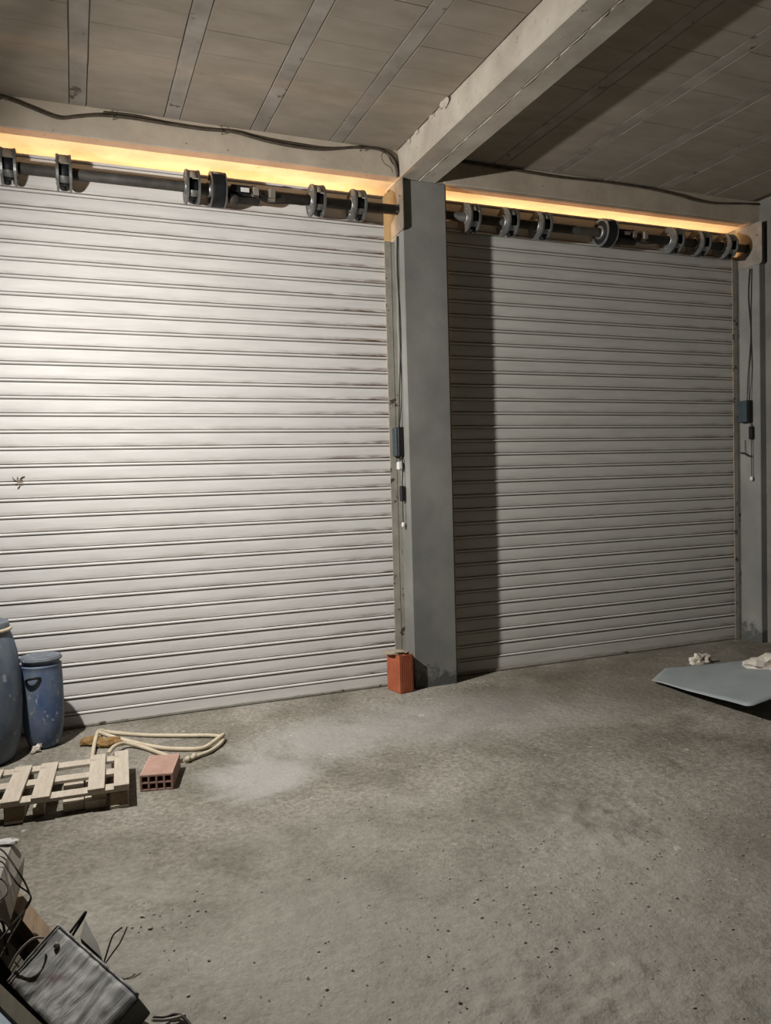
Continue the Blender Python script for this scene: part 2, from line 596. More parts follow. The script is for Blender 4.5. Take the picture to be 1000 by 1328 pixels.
# ------------------------------------------------------------------ structure: ceiling
ceil = MB().box((WL, WB, CZ + 0.012), (WR, 0.30, CZ + 0.25)).build('ceiling', M_SLAB)
tag(ceil, 'grey ceiling of hollow concrete blocks laid between precast joists', kind='structure')
JOISTS = [-1.095, -0.505, 0.085, 0.68, 1.267, 1.852, 3.215, 3.745, 4.30, 4.86, 5.40]
JW = 0.098
YN = -3.9
jm = None
for jx in JOISTS:
    if jm is None:
        jm = MB().box((0, YN, 0.001), (JW, PY + 0.06, 0.05), bev=0.002).mesh('joist', M_JOIST)
    o = bpy.data.objects.new('joist', jm)
    COL.objects.link(o)
    o.parent = ceil
    o.location = (jx, 0, CZ)
BAYS = []
edges = [(-1.70, -1.70 + JW)] + [(j, j + JW) for j in JOISTS[:6]] + [(2.39, 2.71)] + [(j, j + JW) for j in JOISTS[6:]] + [(5.97, WR)]
for (a, b_), (c, d) in zip(edges[:-1], edges[1:]):
    BAYS.append((b_ + 0.006, c - 0.006))
BL = 0.236
for bi, (x0, x1) in enumerate(BAYS):
    bm_ = MB().box((0, 0.0006, 0.0), (x1 - x0, BL - 0.0006, 0.05), bev=0.0015).mesh('hollow_block', M_BLOCK)
    y = PY + 0.05 - (0.11 if bi % 2 else 0.0)
    if bi % 2:
        k = MB().box((0, 0.0015, 0.0), (x1 - x0, 0.11 - 0.0015, 0.05), bev=0.003).build('hollow_block', M_BLOCK, ceil, False)
        k.location = (x0, y, CZ + 0.002)
    while y - BL > YN - 0.05:
        y -= BL
        o = bpy.data.objects.new('hollow_block', bm_)
        COL.objects.link(o)
        o.parent = ceil
        o.location = (x0 + RND.uniform(-.0015, .0015), y, CZ + RND.uniform(-0.0005, 0.0015))
# the dropped beam: its two cast strips and the fin of cement between them
beam = MB().box((2.395, WB, LZ), (2.56, 0.1, CZ + 0.02), bev=0.008).build('dropped_beam', M_BEAM, ceil)
MB().box((2.5595, WB, LZ - 0.002), (2.715, 0.1, CZ + 0.02), bev=0.008).build('beam_strip', M_BEAM, ceil)
mb = MB()
yy = -0.3
while yy > -4:
    l = RND.uniform(0.08, 0.3)
    mb.tube([(2.558 + RND.uniform(-.003, .003), yy, LZ - 0.001), (2.561, yy - l / 2, LZ - 0.003), (2.559, yy - l, LZ)],
            lambda t: 0.0026 * (0.3 + math.sin(t * math.pi)), 5, 3)
    yy -= l + RND.uniform(0.0, 0.16)
mb.build('cement_fin', M_BEAM, ceil)
mb = MB()
for (x, y, rx, ry, rz, sd) in ((2.388, -1.02, .02, .07, .03, 1), (2.39, -0.80, .013, .05, .025, 2), (2.392, -0.55, .01, .04, .02, 3), (2.39, -0.42, .01, .03, .02, 4)):
    mb.lump((x, y, CZ - 0.012), (rx, ry, rz), sd, 2, 0.7, 0)
mb.build('cement_smear', M_BEAM, ceil)

# ------------------------------------------------------------------ structure: wall with the two openings
wall = MB().box((WL, PY, -0.05), (-0.82, 0.35, LZ)).build('wall_back', M_PILLAR)
tag(wall, 'grey rendered wall with a pillar between two roller shutter openings', kind='structure')
pil = MB().box((PX0, PY, -0.05), (PX1, 0.35, LZ), bev=0.006).build('pillar', M_PILLAR, wall)
pil2 = MB().box((QX0, QY, -0.05), (WR + 0.02, 0.35, LZ), bev=0.006).build('pillar', M_PILLAR, wall)
for nm, a, b_ in (('lintel', -0.82, PX0 + 0.01), ('lintel', PX1 - 0.01, WR + 0.02)):
    MB().box((a, PY - 0.002, LZ + 0.004), (b_, 0.36, CZ + 0.03), bev=0.006).build(nm, M_LINTEL, wall)
MB().box((WL, PY, LZ), (-0.82, 0.35, CZ + 0.03)).build('lintel', M_LINTEL, wall)
MB().box((PX0, PY + 0.003, LZ), (PX1, 0.35, CZ)).build('pillar_head', M_LINTEL, wall)
tag(MB().box((WR, WB, -0.05), (WR + 0.2, 0.35, CZ + 0.2)).build('wall_right', M_WALL), 'rough grey wall closing the room on the right', kind='structure')
tag(MB().box((WL - 0.2, WB, -0.05), (WL, 0.35, CZ + 0.2)).build('wall_left', M_WALL), 'rough grey wall closing the room on the left', kind='structure')
tag(MB().box((WL - 0.2, WB - 0.2, -0.05), (WR + 0.2, WB, CZ + 0.2)).build('wall_front', M_WALL), 'rough grey wall behind the viewer', kind='structure')


# ------------------------------------------------------------------ roller shutters
def slat_profile():
    P = [(0.004, 0.001), (0.004, 0.0035)]
    for k in range(7):                                   # hinge bead facing the room
        a = -math.pi / 2 + math.pi * k / 6
        P.append((0.001 - 0.0105 * math.cos(a), 0.0125 + 0.0088 * math.sin(a)))
    P += [(0.005, 0.0228), (0.005, 0.0262), (0.0, 0.0275), (-0.0018, 0.05), (-0.0022, 0.07), (-0.0018, 0.09),
          (0.0, 0.1105), (0.003, 0.1128), (0.0105, 0.1128), (0.0105, 0.119), (0.013, 0.119), (0.013, 0.10), (0.010, 0.10), (0.010, 0.001)]
    return P


def shutter(x0, x1, zoff, label, mat, root_y, gaps, nb, zb, rails, ztp=0.03):
    root = thing('roller_shutter', ((x0 + x1) / 2, 0, 0), label, 'roller shutter', 'roller shutters')
    L = x1 - x0
    me = MB().prism_x(slat_profile(), -L / 2, L / 2).mesh('slat', mat)
    for k in range(nb):
        o = bpy.data.objects.new('slat', me)
        COL.objects.link(o)
        o.parent = root
        o.location = (RND.uniform(-gaps, gaps), RND.uniform(-0.0008, 0.0008), zb + k * PITCH)
        o.rotation_euler = (0, RND.uniform(-0.0004, 0.0004), 0)
    zt = zb + nb * PITCH
    MB().prism_x([(0.004, zt + .001), (0.004, zt + .0035)] + [(0.001 - 0.0105 * math.cos(-math.pi / 2 + math.pi * k / 6), zt + 0.0125 + 0.0088 * math.sin(-math.pi / 2 + math.pi * k / 6)) for k in range(7)]
                 + [(0.003, zt + .0228), (0.003, zt + ztp), (0.010, zt + ztp), (0.010, zt + .001)], x0, x1).build('top_slat', mat, root)
    bb = MB().box((x0, -0.012, 0.004), (x1, 0.014, zb + 0.0012), bev=0.0015)
    bb.build('bottom_bar', mat, root)
    MB().box((x0, -0.022, 0.001), (x1, 0.018, 0.020), bev=0.003).build('bottom_rail', M_RAIL, root)
    for (a, b_, ztop, s, wx) in rails:
        r = MB()
        r.box((a, -0.034, 0.0), (b_, -0.029, ztop), bev=0.001)         # front flange
        if s > 0:
            r.box((b_ - 0.006, -0.031, 0.0), (wx, 0.03, ztop - 0.002))
        else:
            r.box((wx, -0.031, 0.0), (a + 0.006, 0.03, ztop - 0.002))
        rr = r.build('guide_rail', M_RAIL, root)
    return root


ZB1 = 2.017 - 17 * PITCH
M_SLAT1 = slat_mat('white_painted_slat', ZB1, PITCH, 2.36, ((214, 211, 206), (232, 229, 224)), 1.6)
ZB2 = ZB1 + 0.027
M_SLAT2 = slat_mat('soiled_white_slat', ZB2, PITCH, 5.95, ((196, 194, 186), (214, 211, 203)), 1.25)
sh1 = shutter(LEFT0, LEFT1, 0, 'wide white slatted roller shutter, brightly lit, left of the pillar', M_SLAT1, 0, 0.003, 33, ZB1,
              [(2.331, 2.386, 3.50, 1, 2.4195), (-0.78, -0.725, 3.50, -1, -0.8195)], 0.022)
mk = MB()
for k in range(9):
    a = RND.uniform(0, 6.28); l = RND.uniform(.02, .05)
    mk.tube([(-0.33, -0.006, 1.70), (-0.33 + l * .6 * math.cos(a + .3), -0.008, 1.70 + l * .6 * math.sin(a + .3)), (-0.33 + l * math.cos(a), -0.006, 1.70 + l * math.sin(a))], 0.0032, 5, 3)
mk.build('dried_mud', M_MORTAR_D, sh1)
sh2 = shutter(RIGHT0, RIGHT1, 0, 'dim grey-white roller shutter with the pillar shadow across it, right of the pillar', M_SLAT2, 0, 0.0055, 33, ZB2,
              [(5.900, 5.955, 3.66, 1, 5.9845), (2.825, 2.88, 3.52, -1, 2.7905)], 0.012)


# ------------------------------------------------------------------ roller shafts with spring pulleys
SY, SZ = -0.128, 3.715


def pulley(root, x, wdt=0.078, R=0.113):
    M = Matrix.Translation((x, SY, SZ))
    p = MB().lathe([(0.038, -wdt / 2), (0.078, -wdt / 2), (0.078, wdt / 2), (0.038, wdt / 2)], 24, M, 'X').build('pulley', M_BLACK, root)
    for s in (-1, 1):
        xx = s * wdt / 2
        f = MB()
        f.lathe([(0.0, xx - 0.0045), (R - .004, xx - 0.0045), (R, xx - 0.002), (R, xx + 0.002), (R - .004, xx + 0.0045), (0.0, xx + 0.0045)], 36, M, 'X', smooth=False)
        f.lathe([(R - 0.012, xx - .0075), (R + 0.001, xx - .0075), (R + 0.001, xx + .0075), (R - 0.012, xx + .0075), (R - .012, xx - .0075)], 36, M, 'X', smooth=False)
        f.lathe([(0.052, xx + s * 0.0), (0.052, xx + s * 0.012), (0.039, xx + s * 0.014)], 20, M, 'X')
        for q in range(4):
            a = q * math.pi / 2 + 0.5
            f.lathe([(0.0, xx + s * .012), (0.008, xx + s * .012), (0.009, xx + s * .002)], 6,
                    Matrix.Translation((x, SY + 0.07 * math.cos(a), SZ + 0.07 * math.sin(a))), 'X')
        f.build('flange', M_GALV, p)
    # strap over the top towards the curtain, spacer bar low in front
    st = MB().lathe([(R - 0.016, -wdt / 2 + .006), (R - 0.003, -wdt / 2 + .006), (R - 0.003, wdt / 2 - .006), (R - 0.016, wdt / 2 - .006), (R - 0.016, -wdt / 2 + .006)],
                    12, M, 'X', (math.radians(28), math.radians(166)))
    st.box((x - wdt / 2 + .008, -0.012, SZ + 0.035), (x + wdt / 2 - .008, -0.009, SZ + 0.10))
    st.build('strap', M_STRAP, p)
    MB().lathe([(R - 0.03, -wdt / 2 + .004), (R - 0.012, -wdt / 2 + .004), (R - 0.012, wdt / 2 - .004), (R - 0.03, wdt / 2 - .004)],
               6, M, 'X', (math.radians(210), math.radians(236))).build('spacer_bar', M_GALV, p)
    b = MB()
    b.lathe([(0.0, -0.018), (0.013, -0.018), (0.013, 0.018), (0.0, 0.018)], 8, Matrix.Translation((x - .005, SY - 0.035, SZ - R + 0.002)), 'X')
    b.build('bolt', M_BLACK, p)
    return p


def roller(x0, x1, xs, xm, label, plates):
    root = thing('roller_shaft', ((x0 + x1) / 2, SY, SZ), label, 'roller shaft', 'roller shafts')
    MB().lathe([(0.0, x0), (0.037, x0), (0.037, x1), (0.0, x1)], 24, Matrix.Translation((0, SY, SZ)), 'X').build('shaft_tube', M_DARKST, root)
    for x in xs:
        pulley(root, x)
    # central motor: wide winding ring, motor body under the shaft, terminal block and sticker
    M = Matrix.Translation((xm, SY, SZ))
    mo = MB().lathe([(0.038, -0.045), (0.112, -0.045), (0.116, -0.035), (0.116, 0.035), (0.112, 0.045), (0.038, 0.045)], 36, M, 'X', smooth=False)
    mo = mo.build('motor', M_BLACK, root)
    g = MB()
    for s in (-1, 1):
        g.lathe([(0.095, s * .045), (0.118, s * .045), (0.118, s * .053), (0.095, s * .053), (0.095, s * .045)], 36, M, 'X', smooth=False)
        g.lathe([(0.055, s * .045), (0.055, s * .066), (0.04, s * .068)], 20, M, 'X')
    g.build('gear_ring', M_GALV, mo)
    MB().lathe([(0.107, -.036), (0.119, -.036), (0.119, .036), (0.107, .036)], 12, M, 'X', (math.radians(40), math.radians(140))).build('strap', M_STRAP, mo)
    MBd = Matrix.Translation((xm, SY - 0.03, SZ - 0.062))
    MB().lathe([(0.0, 0.075), (0.030, 0.075), (0.036, 0.085), (0.036, 0.135), (0.030, 0.14), (0.030, 0.28), (0.024, 0.29), (0.0, 0.29)], 20, MBd, 'X').build('motor_body', M_DARKST, mo)
    MB().box((xm + 0.09, SY - 0.062, SZ - 0.02), (xm + 0.22, SY - 0.03, SZ + 0.032), bev=0.004).build('terminal_block', M_BLACK, mo)
    MB().box((xm + 0.155, SY - 0.066, SZ - 0.016), (xm + 0.215, SY - 0.0625, SZ + 0.014)).build('sticker', M_LABEL, mo)
    for q in (0.24, 0.36):
        cl = MB()
        cl.lathe([(0.037, q), (0.049, q), (0.049, q + 0.05), (0.037, q + 0.05)], 16, M, 'X', smooth=False)
        cl.box((xm + q + .005, SY - 0.07, SZ - 0.03), (xm + q + .045, SY - .03, SZ + 0.03), bev=0.003)
        cl.build('clamp', M_PLATE, mo)
    wv = MB()
    wv.tube([(xm + 0.22, SY - .05, SZ + .01), (xm + 0.27, SY - .06, SZ - .045), (xm + .36, SY - .055, SZ - .07), (xm + 0.5, SY - .03, SZ - .05), (xm + .62, SY - .02, SZ - .045)], 0.005, 6)
    wv.tube([(xm + 0.20, SY - .05, SZ + .02), (xm + 0.26, SY - .065, SZ + .03), (xm + .30, SY - .06, SZ - .02), (xm + 0.35, SY - .05, SZ - .04)], 0.004, 6)
    wv.build('motor_wire', M_WIRE, mo)
    for (px_, yb, yf, s) in plates:
        pl = MB()
        t = 0.006
        z0, z1, r = 3.54, 3.926, 0.03
        prof = [(yb, z0), (yf + r, z0)]
        prof += [(yf + r - r * math.sin(a), z0 + r - r * math.cos(a)) for a in (math.pi / 8, math.pi / 4, 3 * math.pi / 8)]
        prof += [(yf, z0 + r), (yf, z1), (yb, z1)]
        pl.prism_x(prof, px_ - t / 2, px_ + t / 2)
        po = pl.build('bracket_plate', M_PLATE, root)
        bo = MB()
        bo.box((px_ - 0.03 * s - .004, SY - 0.03, SZ - 0.012), (px_ + .0 * s + .004, SY + 0.03, SZ + 0.012), bev=0.003)
        for dz in (-0.022, 0.024):
            bo.lathe([(0.0, -0.03), (0.007, -0.03), (0.007, 0.0)], 6, Matrix.Translation((px_, SY - 0.03, SZ + dz)), 'X')
        bo.build('axle_end', M_DARKST, po)
        bo = MB()
        bo.lathe([(0.0, -0.012), (0.006, -0.012), (0.006, 0.0)], 6, Matrix.Translation((px_, yf + 0.05, z1 - 0.12)), 'X')
        bo.build('bolt', M_DARKST, po)
    return root


roller(-0.80, 2.41, [-0.295, 0.032, 0.855, 1.757, 2.075], 1.03,
       'dark roller shaft with silver pulleys and a motor, above the left shutter',
       [(2.415, 0.015, -0.232, 1), (-0.815, 0.015, -0.232, -1)])
roller(2.80, 5.975, [3.04, 3.39, 3.705, 5.09, 5.40, 5.72], 4.36,
       'dark roller shaft with dull pulleys in shade, above the right shutter',
       [(5.980, 0.0, -0.305, 1), (2.795, 0.05, -0.19, -1)])

# ------------------------------------------------------------------ cables on the lintels
YC = -0.216
path = [(-1.2, 4.10), (-0.6, 4.115), (-0.32, 4.111), (-0.146, 4.068), (0.01, 4.028), (0.12, 4.05), (0.269, 4.081), (0.45, 4.09), (0.61, 4.087), (0.915, 4.083),
        (1.127, 4.094), (1.26, 4.078), (1.399, 4.060), (1.6, 4.05), (1.799, 4.058), (2.009, 4.10), (2.18, 4.118), (2.27, 4.108), (2.335, 4.07), (2.372, 4.0), (2.38, 3.93)]
c1 = thing('electric_cable', (0.5, YC, 4.05), 'thick dusty black cable sagging along the left lintel below the ceiling', 'cable')
MB().tube([(x, YC - 0.004, z) for x, z in path], 0.0105, 8, 4).build('cable', M_CABLE, c1)
MB().tube([(x + .02, YC + 0.004, min(z + 0.014 + 0.012 * math.sin(x * 5), 4.119)) for x, z in path if x > 0.2][:-1] + [(2.388, YC + .004, 3.96)], 0.006, 6, 4).build('thin_cable', M_CABLE, c1)
ti = MB()
for x, z in ((-0.33, 4.115), (0.35, 4.09), (1.06, 4.092), (2.08, 4.11)):
    ti.tube([(x - .01, YC, min(z + .035, 4.122)), (x, YC - .018, min(z + 0.02, 4.12)), (x + .004, YC - .02, z - 0.012), (x - .002, YC - .01, z - .03), (x + .02, YC - .014, z - .02)], 0.0022, 5, 4)
ti.build('tie_wire', M_WIRE, c1)
MB().tube([(2.27, YC - .02, 4.10), (2.245, YC - .02, 4.06), (2.27, YC - .02, 4.01), (2.32, YC - .02, 3.985), (2.335, YC - .015, 3.95)], 0.0025, 5).build('loose_wire', M_WIRE, c1)
rp = [(2.80, 4.118), (2.938, 4.118), (3.355, 4.112), (3.794, 4.105), (4.05, 4.112), (4.258, 4.118), (4.6, 4.118), (4.83, 4.112), (5.1, 4.092), (5.262, 4.072), (5.45, 4.066), (5.623, 4.078), (5.85, 4.10), (6.03, 4.112)]
c2 = MB().tube([(x, YC, z - 0.006) for x, z in rp], 0.0095, 7, 4).build('electric_cable', M_CABLE)
tag(c2, 'dark cable running along the top of the right lintel', 'cable')

# ------------------------------------------------------------------ control boxes and hanging switches
def control(xr, x0, y0, y1, z0, z1, ztop, label, label2, zsw, zend, white):
    t = thing('control_box', (xr, (y0 + y1) / 2, z0), label, 'control box', 'shutter control boxes')
    MB().box((x0 + 0.018, y0, z0), (xr, y1, z1), bev=0.004).build('body', M_BOXBLACK, t)
    MB().box((x0, y0 + .004, z0 + .004), (x0 + 0.0175, y1 - .004, z1 - .004), bev=0.003).build('lid', M_BOXTEAL, t)
    wr = MB()
    ym = (y0 + y1) / 2
    wr.tube([(xr - .03, ym - .015, z1), (xr - .02, ym - .02, z1 + 0.25), (xr - .01, ym - .045, (z1 + ztop) / 2), (xr - .01, ym - .02, ztop - .25), (xr - .012, ym - .04, ztop)], 0.005, 6)
    wr.tube([(xr - .03, y0 + .012, z1), (xr - .01, y0 + .0, z1 + 0.3), (xr - .01, y0 + .01, (z1 + ztop) / 2 + .1), (xr - .01, y0 - .005, ztop)], 0.0035, 6)
    wr.build('supply_wire', M_WIRE, t)
    h = thing('hanging_switch', (xr - 0.03, y0 - .002, zend), label2, 'switch', 'hanging shutter switches')
    ys = y0 + .01
    MB().tube([(xr - .03, ys, z0 + .01), (xr - .022, ys - .018, z0 - .06), (xr - .026, ys - .012, zsw + .07), (xr - .026, ys - .012, zsw + .06)], 0.005, 6).build('cord', M_WIRE, h)
    MB().box((xr - .045, ys - .03, zsw - .06), (xr - .01, ys + .006, zsw + .06), bev=0.006).build('switch_body', M_BOXBLACK, h)
    MB().tube([(xr - .026, ys - .012, zsw - .06), (xr - .028, ys - .014, (zsw + zend) / 2), (xr - .026, ys - .012, zend + .03)], 0.004, 6).build('cord', M_WIRE, h)
    pl = MB()
    pl.lathe([(0.0, 0.0), (0.012, 0.0), (0.016, 0.012), (0.014, 0.032), (0.006, 0.04), (0.0, 0.04)], 12, Matrix.Translation((xr - .026, ys - .012, zend)))
    pl.build('cord_end', M_WHITE, h)
    if white:
        k = thing('white_connector', (xr - 0.03, ys, z0 - .11), 'small white plastic connector hanging under the left control box', 'connector')
        MB().box((xr - .055, ys - .012, z0 - .105), (xr - .012, ys + .03, z0 - .04), bev=0.008).build('connector_body', M_WHITE, k)
        MB().tube([(xr - .03, ys + .01, z0 - .04), (xr - .028, ys + .012, z0 + .0)], 0.004, 6).build('lead', M_WIRE, k)


control(2.419, 2.352, -0.115, -0.036, 1.82, 2.05, 3.52, 'dark teal control box on the pillar side, by the bright left shutter', 'black inline switch on a cord with white end, left shutter side', 1.53, 1.265, True)
control(5.984, 5.905, -0.185, -0.075, 2.085, 2.292, 3.52, 'black control box on the far right pillar side', 'black inline switch on a cord with white end, far right pillar', 1.985, 1.535, False)
hk = MB().tube([(5.97, -0.10, 1.92), (5.965, -0.105, 1.85), (5.96, -0.11, 1.80)], 0.003, 5)
hk.tube([(5.955, -0.06, 1.80), (5.95, -0.11, 1.795), (5.955, -0.16, 1.765), (5.965, -0.18, 1.77)], 0.008, 5)
tag(hk.build('wire_hook', M_WIRE), 'short bent black wire stub on the far right pillar side', 'wire')


# ------------------------------------------------------------------ hollow bricks
def hollow(mb, lx, lz, ly, nx, nz, wall=0.009):
    """cells open along y; x by z cross-section"""
    cx = (lx - wall) / nx
    cz = (lz - wall) / nz
    for i in range(nx + 1):
        mb.box((i * cx, 0, 0), (i * cx + wall, ly, lz))
    for k in range(nz + 1):
        mb.box((0.0005, 0.0005, k * cz + (0.0003 if k == 0 else 0)), (lx - 0.0005, ly - 0.0005, k * cz + wall - 0.0003))
    return mb


bk = thing('hollow_brick', (0.268, -1.372, 0.0), 'pink eight-hole hollow clay brick lying beside the pallet', 'brick', rz=math.radians(-14.5))
hollow(MB(), 0.172, 0.086, 0.31, 4, 2).build('shell', M_PINK, bk, False)
rg = MB()
for i in range(18):
    x = 0.006 + i * 0.0093
    rg.box((x, 0.002, 0.0855), (x + 0.005, 0.308, 0.0880))
for i in range(8):
    z = 0.008 + i * 0.0095
    rg.box((0.1715, 0.002, z), (0.174, 0.308, z + 0.005))
    rg.box((-0.002, 0.002, z), (0.0005, 0.308, z + 0.005))
rg.build('key_ridges', M_PINK, bk, False)

rb = thing('hollow_brick', (2.228, -0.100, 0.0), 'orange-red clay brick standing upright against the pillar foot', 'brick', rz=math.radians(-80))
shell = MB()
hollow(shell, 0.185, 0.122, 0.292, 4, 2)
# local: x along the wide face, y depth -> turn cells upright (y -> z)
shell.v = [(v[0], v[2], v[1]) for v in shell.v]
shell.build('shell', M_RED, rb, False)
rg = MB()
for i in range(9):
    x = 0.012 + i * 0.0185
    rg.box((x, -0.0018, 0.004), (x + 0.010, 0.0005, 0.288))
    rg.box((x, 0.1215, 0.004), (x + 0.010, 0.1238, 0.288))
for i in range(6):
    y = 0.012 + i * 0.0175
    rg.box((0.1845, y, 0.004), (0.1868, y + 0.010, 0.288))
rg.build('key_ridges', M_RED, rb, False)
mo_ = MB()
mo_.lump((2.275, -0.165, 0.302), (0.085, 0.075, 0.014), 5, 2, 0.5, 0)
mo_.lump((2.33, -0.19, 0.300), (0.04, 0.05, 0.011), 8, 2, 0.5, 0)
mo_.lump((2.22, -0.15, 0.303), (0.028, 0.03, 0.012), 9, 2, 0.5, 0)
tag(mo_.build('mortar_crust', M_MORTAR), 'flat crust of dry mortar lying on the upright red brick', 'mortar')

# ------------------------------------------------------------------ pallet
pt = thing('wooden_pallet', (0.205, -1.552, 0.0), 'low pale wooden pallet with gaps between boards, in front of the blue drums', 'pallet', rz=math.radians(-3.2))


def board(name, lo, hi, m, bev=0.002, rz=0.0):
    M = Matrix.Rotation(rz, 4, 'Z')
    c = Vector(((lo[0] + hi[0]) / 2, (lo[1] + hi[1]) / 2, 0))
    b = MB().box([lo[i] - c[i] for i in range(3)], [hi[i] - c[i] for i in range(3)], M, bev)
    o = b.build(name, m, pt, False)
    o.location = c
    return o


DZ = 0.120
for (a, b_, y0, y1, rz) in ((-0.076, 0.0, -0.002, 0.545, 0.0), (-0.203, -0.122, -0.006, 0.53, 0.005), (-0.462, -0.376, -0.01, 0.50, -0.012),
                            (-0.597, -0.512, -0.012, 0.50, -0.02), (-0.735, -0.652, -0.012, 0.49, -0.015), (-0.87, -0.79, -0.01, 0.5, 0.0), (-0.99, -0.91, -0.01, 0.5, 0.0)):
    board('deck_board', (a, y0, DZ - 0.018), (b_, y1, DZ), M_WOOD, rz=rz)
for (y0, y1, x0) in ((0.004, 0.088, -0.99), (0.235, 0.318, -0.99), (0.445, 0.53, -0.99)):
    board('stringer_board', (x0, y0, DZ - 0.036), (-0.002, y1, DZ - 0.0185), M_WOOD)
for bx in (-0.095, -0.59, -0.985):
    for by in (0.004, 0.24, 0.445):
        o = board('block', (bx, by, 0.0165), (bx + 0.085, by + 0.085, DZ - 0.0365), M_WOOD_D)
for (a, b_, y0) in ((-0.10, -0.006, 0.0), (-0.59, -0.505, 0.0), (-0.985, -0.90, 0.0)):
    board('skid_board', (a, y0, 0.0), (b_, 0.54, 0.016), M_WOOD)
board('loose_slat', (-0.335, 0.05, 0.0), (-0.235, 0.5, 0.04), M_WOOD, rz=0.05)
board('loose_slat', (-0.225, 0.04, 0.0), (-0.12, 0.47, 0.045), M_WOOD, rz=0.02)
board('loose_slat', (-0.475, 0.06, 0.0), (-0.42, 0.5, 0.035), M_WOOD, rz=0.04)

# ------------------------------------------------------------------ blue drums
def drum(loc, label, prof, mat, neck, lid_mat, handle):
    t = thing('plastic_drum', loc, label, 'drum', 'blue plastic drums')
    M = Matrix.Translation(loc)
    MB().lathe(prof, 48, M).build('body', mat, t)
    MB().lathe(neck['lid'], 48, M).build('lid', lid_mat, t)
    MB().lathe(neck['ring'], 48, M).build('clamp_ring', M_LID if handle else M_HOSE, t)
    if handle:
        h = MB()
        a0 = math.radians(-112)
        r = prof_r(prof, 0.47)
        pts = []
        for k in range(7):
            s = k / 6
            a = a0 + math.radians(-22 + 44 * s)
            rr = r + 0.028 * math.sin(math.pi * s) + 0.001
            pts.append((loc[0] + rr * math.cos(a), loc[1] + rr * math.sin(a), 0.445 + 0.025 * math.sin(math.pi * s * 0.75)))
        h.tube(pts, 0.008, 8, 4)
        h.build('handle', M_BLACK, t)
    return t


def prof_r(prof, z):
    for (r0, z0), (r1, z1) in zip(prof[:-1], prof[1:]):
        if z0 <= z <= z1 and z1 > z0:
            return r0 + (r1 - r0) * (z - z0) / (z1 - z0)
    return prof[-1][0]


drum((-0.580, -0.46, 0.0), 'tall blue plastic drum with lid, cut by the left picture edge',
     [(0.0, 0.0), (0.15, 0.0), (0.178, 0.012), (0.195, 0.05), (0.215, 0.12), (0.231, 0.22), (0.237, 0.34), (0.237, 0.45), (0.232, 0.56), (0.222, 0.65),
      (0.205, 0.73), (0.190, 0.775), (0.186, 0.785), (0.186, 0.80)], M_BLUE,
     {'lid': [(0.0, 0.838), (0.10, 0.840), (0.155, 0.842), (0.162, 0.850), (0.178, 0.850), (0.184, 0.842), (0.184, 0.812), (0.186, 0.80)],
      'ring': [(0.184, 0.792), (0.197, 0.795), (0.200, 0.803), (0.197, 0.811), (0.184, 0.814)]}, M_LID, False)
drum((-0.238, -0.305, 0.0), 'small blue plastic drum with side handle, right of the tall drum',
     [(0.0, 0.0), (0.07, 0.0), (0.088, 0.008), (0.098, 0.03), (0.112, 0.085), (0.122, 0.15), (0.126, 0.22), (0.127, 0.32), (0.126, 0.42), (0.124, 0.49), (0.122, 0.520),
      (0.124, 0.524), (0.122, 0.530), (0.112, 0.533), (0.112, 0.552)], M_BLUE2,
     {'lid': [(0.0, 0.572), (0.10, 0.574), (0.106, 0.582), (0.120, 0.582), (0.123, 0.576), (0.123, 0.566), (0.112, 0.552)],
      'ring': [(0.118, 0.556), (0.126, 0.559), (0.128, 0.566), (0.126, 0.572), (0.121, 0.574)]}, M_LID, True)

sc = MB()
sc.lump((-0.282, -0.425, 0.02), (0.026, 0.02, 0.02), 3, 2, 0.8)
sc.lump((-0.262, -0.40, 0.035), (0.018, 0.014, 0.018), 4, 2, 0.8)
sc.lump((-0.30, -0.445, 0.012), (0.016, 0.014, 0.012), 6, 2, 0.8)
tag(sc.build('crumpled_paper', M_PAPER), 'small crumpled white scrap at the foot of the small blue drum', 'paper scrap')

# ------------------------------------------------------------------ conduit loop and brown rag
hs = thing('conduit_loop', (0.4, -0.65, 0.0), 'cream plastic conduit lying in a long loop on the floor beside the pallet', 'hose')
MB().tube([(0.03, -0.92, 0.02), (0.05, -0.60, 0.022), (0.075, -0.40, 0.045), (0.10, -0.28, 0.035), (0.19, -0.30, 0.014), (0.38, -0.44, 0.012), (0.60, -0.56, 0.012),
           (0.76, -0.645, 0.014), (0.825, -0.72, 0.013), (0.80, -0.82, 0.013), (0.72, -0.93, 0.012), (0.64, -0.985, 0.012), (0.57, -1.03, 0.012)], 0.0125, 9, 6).build('conduit', M_HOSE, hs)
MB().tube([(0.09, -0.395, 0.062), (0.16, -0.43, 0.034), (0.28, -0.55, 0.016), (0.42, -0.72, 0.013), (0.55, -0.82, 0.013), (0.68, -0.86, 0.012), (0.78, -0.80, 0.034), (0.83, -0.735, 0.036)],
          0.0135, 9, 6).build('conduit', M_HOSE, hs)
MB().tube([(0.13, -0.80, 0.045), (0.17, -0.68, 0.045), (0.24, -0.60, 0.03), (0.33, -0.67, 0.015), (0.42, -0.83, 0.013), (0.50, -0.98, 0.013), (0.53, -1.02, 0.013)], 0.0125, 9, 6).build('conduit', M_HOSE, hs)
for i, (x, y) in enumerate(((0.565, -1.035), (0.605, -1.005))):
    MB().lathe([(0.0, -0.012), (0.017, -0.012), (0.017, 0.012), (0.0, 0.012)], 12, Matrix.Translation((x, y, 0.018)) @ Matrix.Rotation(0.9 + i * .3, 4, 'Z'), 'X').build('coupling', M_HOSE, hs)
rgm = MB()
rgm.lump((0.045, -0.42, 0.02), (0.07, 0.045, 0.032), 2, 3, 0.28)
rgm.lump((0.15, -0.50, 0.018), (0.085, 0.05, 0.032), 12, 3, 0.3)
